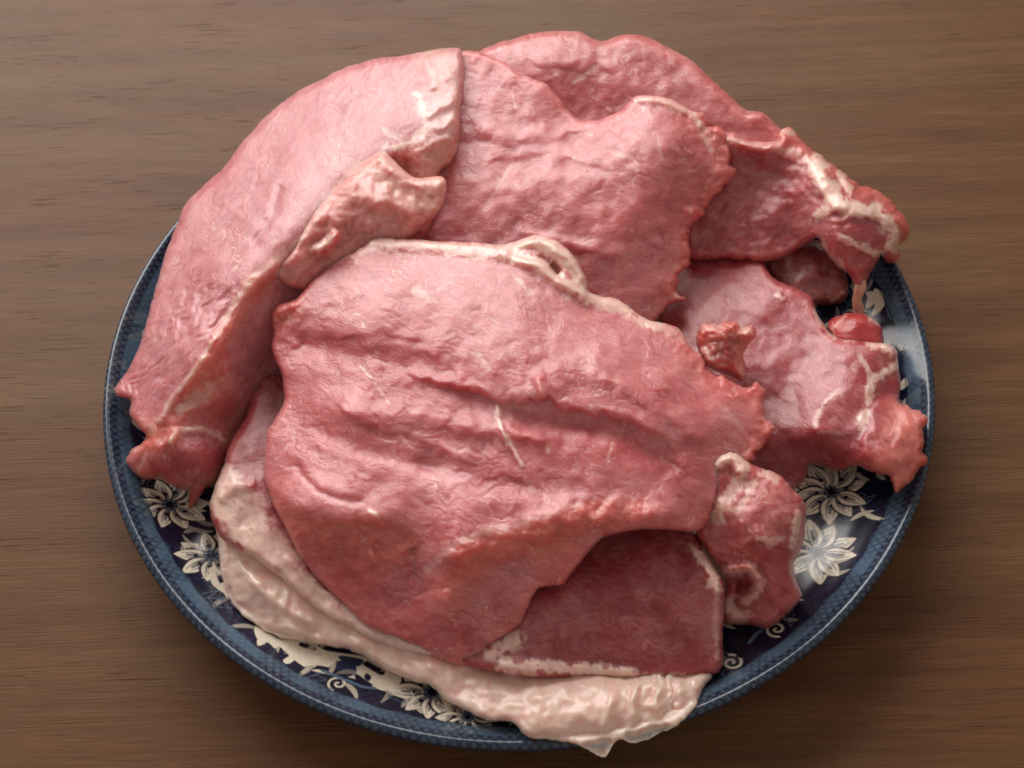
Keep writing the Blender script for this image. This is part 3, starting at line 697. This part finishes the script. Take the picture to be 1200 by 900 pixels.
slab('fat_flap', a_, [(447,177),(460,185),(476,202),(492,209),(518,207),(523,219),(516,246),(500,262),(480,280),(450,300),(400,322),(360,340),(335,335),(318,318),(340,296),(352,274),(376,238),(407,208),(426,189)],
     [(447,180,60),(480,207,59),(518,214,57),(512,245,55),(480,275,51),(426,192,60),(376,242,58),(350,285,56),(400,268,56),(445,235,60),(440,300,46),(430,275,52),(360,330,47),(330,320,51)],
     half=3.2, R=10, jag=(1.0,12), lumps=(.9,30), fibre=.35, grain=-40, seed=41, lean=srgb(228,152,144), cells=(.25,14),
     fats=[([(450,182),(480,208),(518,214)],14,.5,.6),([(430,200),(470,225),(505,235)],20,.3),([(385,232),(352,282)],5,.5),([(372,292),(392,276)],6,.7,1.4)], ridges=[([(372,296),(384,288),(398,272)],5,1.5),([(420,230),(460,240),(490,255)],8,.9)])
tube('loose_end', a_, [(238,548,23,1.5),(233,566,19,2.3),(227,584,13,1.5),(222,595,11,.4)], .2, 6, srgb(190,92,86))

# ---- small scrap
s_ = thing('meat_scrap', 'small knobbly meat scrap lying between the front and right slices', 'meat scrap', tuple(unproj(852, 415, .022)))
slab('meat', s_, [(820,383),(827,377),(842,380),(857,376),(868,384),(880,381),(887,390),(880,403),(873,413),(874,425),(877,437),(870,447),(853,440),(827,428),(816,407)],
     [(822,385,44),(857,378,45),(884,388,44),(872,415,41),(872,444,36),(830,425,40),(850,405,46),(835,395,46),(860,420,42)], half=6, R=9, sp=1.5, jag=(2.4,16), lumps=(1.8,26), fibre=.4, seed=47, lean=srgb(186,102,96), cells=(.4,9),
     torn=[([(820,383),(857,378),(884,388),(873,413),(877,437)],1.2)], tornlump=.2, fats=[([(822,384),(845,383)],4,.5),([(870,386),(884,390)],5,.55),([(872,440),(868,430)],4,.5),([(824,410),(834,420)],5,.5)], reds=[([(852,400),(856,425)],7,.7)])

# ---- big front slice
f_ = slice_thing('big uppermost slice in front with creamy fat along its rear edge', 560, 520, .03)
slab('rib_end', f_, [(832,548),(843,533),(860,529),(876,540),(895,550),(915,558),(930,574),(944,594),(942,633),(931,659),(933,681),(941,698),(928,714),(905,735),(876,733),(847,730),(844,707),(846,681),(827,649),(815,626),(820,590)],
     [(837,545,43),(870,545,43),(900,560,41),(940,600,37),(936,650,30),(938,692,26),(905,730,19),(860,727,17),(850,695,20),(830,645,31),(828,600,37),(880,600,43),(900,640,38),(868,685,22),(910,690,29),(850,640,33),(880,650,36),(925,610,40)],
     half=6, R=10, sp=1.6, jag=(1.3,9), lumps=(.8,34), fibre=.4, grain=50, seed=51, lean=srgb(196,96,96), cells=(.3,12),
     fats=[([(840,538),(862,534),(868,548)],12,.97,2.0),([(868,556),(852,585),(842,606)],9,.75),([(888,556),(880,575),(862,600)],5,.7),([(895,552),(908,562)],6,.7),([(936,600),(932,622),(926,640)],5,.85,.8),([(918,630),(900,636)],5,.6),([(905,634),(890,630)],4,.7),([(852,670),(880,668),(888,690),(872,705)],8,.55,2.0),([(852,712),(868,720)],12,.55)],
     reds=[([(860,625),(890,640),(920,660)],16,.5),([(858,685),(876,690)],11,.9),([(900,700),(918,690)],16,.4)], ridges=[([(850,668),(876,664),(890,680)],6,2.0),([(862,686),(876,692)],7,-3.0)],
     steps=[([(925,645),(880,636),(835,652)],7,1.2)])
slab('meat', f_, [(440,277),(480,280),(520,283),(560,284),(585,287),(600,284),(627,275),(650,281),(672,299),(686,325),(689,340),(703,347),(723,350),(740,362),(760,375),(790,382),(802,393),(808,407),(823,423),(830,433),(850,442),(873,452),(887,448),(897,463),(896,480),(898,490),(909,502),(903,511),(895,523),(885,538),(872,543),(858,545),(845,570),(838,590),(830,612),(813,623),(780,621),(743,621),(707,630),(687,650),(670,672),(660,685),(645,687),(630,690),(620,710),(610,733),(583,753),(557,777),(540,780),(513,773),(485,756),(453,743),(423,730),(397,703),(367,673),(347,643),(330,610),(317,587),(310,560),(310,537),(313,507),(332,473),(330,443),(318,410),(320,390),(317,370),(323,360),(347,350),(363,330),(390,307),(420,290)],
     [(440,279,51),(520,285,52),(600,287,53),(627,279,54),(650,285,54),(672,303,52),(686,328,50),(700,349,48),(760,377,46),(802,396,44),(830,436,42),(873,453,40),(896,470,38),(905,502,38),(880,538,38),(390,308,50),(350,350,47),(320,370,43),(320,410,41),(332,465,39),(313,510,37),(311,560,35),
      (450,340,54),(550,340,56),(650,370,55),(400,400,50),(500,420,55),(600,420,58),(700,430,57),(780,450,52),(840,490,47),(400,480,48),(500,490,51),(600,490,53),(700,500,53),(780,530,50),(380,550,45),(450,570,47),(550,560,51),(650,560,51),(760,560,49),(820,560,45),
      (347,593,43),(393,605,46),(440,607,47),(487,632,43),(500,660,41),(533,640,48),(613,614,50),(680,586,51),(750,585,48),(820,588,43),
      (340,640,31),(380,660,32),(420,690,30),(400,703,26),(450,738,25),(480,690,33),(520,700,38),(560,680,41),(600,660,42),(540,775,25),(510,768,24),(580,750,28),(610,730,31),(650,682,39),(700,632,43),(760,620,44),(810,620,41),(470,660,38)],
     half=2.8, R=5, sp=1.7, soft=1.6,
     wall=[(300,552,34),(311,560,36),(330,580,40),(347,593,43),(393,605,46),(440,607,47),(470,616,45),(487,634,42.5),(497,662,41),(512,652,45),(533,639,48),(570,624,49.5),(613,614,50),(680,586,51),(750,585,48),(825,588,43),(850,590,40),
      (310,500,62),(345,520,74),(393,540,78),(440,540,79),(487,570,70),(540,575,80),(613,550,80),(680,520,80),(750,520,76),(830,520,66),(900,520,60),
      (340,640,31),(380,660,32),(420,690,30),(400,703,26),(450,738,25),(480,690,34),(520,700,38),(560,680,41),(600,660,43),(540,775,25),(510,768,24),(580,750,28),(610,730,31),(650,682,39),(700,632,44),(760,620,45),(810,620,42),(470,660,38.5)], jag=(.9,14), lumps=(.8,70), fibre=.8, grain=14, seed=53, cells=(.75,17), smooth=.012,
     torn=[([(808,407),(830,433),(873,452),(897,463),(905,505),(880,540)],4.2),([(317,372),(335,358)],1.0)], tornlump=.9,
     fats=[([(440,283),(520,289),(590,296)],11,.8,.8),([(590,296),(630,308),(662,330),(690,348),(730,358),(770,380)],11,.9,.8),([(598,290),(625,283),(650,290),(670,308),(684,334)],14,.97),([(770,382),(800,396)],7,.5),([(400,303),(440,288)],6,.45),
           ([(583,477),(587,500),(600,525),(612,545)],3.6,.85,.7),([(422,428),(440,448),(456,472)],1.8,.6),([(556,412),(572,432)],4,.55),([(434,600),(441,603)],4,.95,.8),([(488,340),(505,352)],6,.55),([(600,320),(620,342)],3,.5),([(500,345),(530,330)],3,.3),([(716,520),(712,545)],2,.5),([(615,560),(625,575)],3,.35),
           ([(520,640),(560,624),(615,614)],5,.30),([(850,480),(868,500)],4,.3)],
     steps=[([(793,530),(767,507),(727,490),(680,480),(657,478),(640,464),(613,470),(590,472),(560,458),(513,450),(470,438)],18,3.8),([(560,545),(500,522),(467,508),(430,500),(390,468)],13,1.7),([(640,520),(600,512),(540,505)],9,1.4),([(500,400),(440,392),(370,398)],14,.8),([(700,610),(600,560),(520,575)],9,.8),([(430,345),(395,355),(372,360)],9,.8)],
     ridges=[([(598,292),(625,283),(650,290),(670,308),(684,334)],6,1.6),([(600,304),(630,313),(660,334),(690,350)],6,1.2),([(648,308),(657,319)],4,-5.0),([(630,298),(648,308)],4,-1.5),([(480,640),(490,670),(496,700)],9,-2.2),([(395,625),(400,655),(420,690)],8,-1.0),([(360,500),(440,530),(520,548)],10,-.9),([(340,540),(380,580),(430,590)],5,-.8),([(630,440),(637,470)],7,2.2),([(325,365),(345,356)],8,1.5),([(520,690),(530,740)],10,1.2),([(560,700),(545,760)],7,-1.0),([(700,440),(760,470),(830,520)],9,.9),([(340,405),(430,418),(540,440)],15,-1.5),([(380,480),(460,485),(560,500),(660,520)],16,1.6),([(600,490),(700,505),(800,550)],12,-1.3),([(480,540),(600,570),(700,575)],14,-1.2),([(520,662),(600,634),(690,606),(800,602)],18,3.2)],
     reds=[([(540,730),(555,755)],14,.35),([(470,660),(480,700)],10,.25),([(420,330),(520,340),(640,370),(740,420)],48,.28,FILM),([(350,400),(450,425),(540,445)],22,.45,LEAND*1.25),([(600,500),(690,515),(780,545)],20,.4,LEAND*1.25),([(330,440),(360,480),(420,520)],20,.3,LEAND*1.25),([(380,660),(430,700),(520,745)],34,.5,LEAND*1.15),([(680,590),(613,615),(560,628),(530,642),(500,668)],5,.55,FATP),([(640,625),(570,650),(520,690)],18,.35,ORANGE_GLOW)])  # closing tints paint a highlight along the crest and glow on the lip
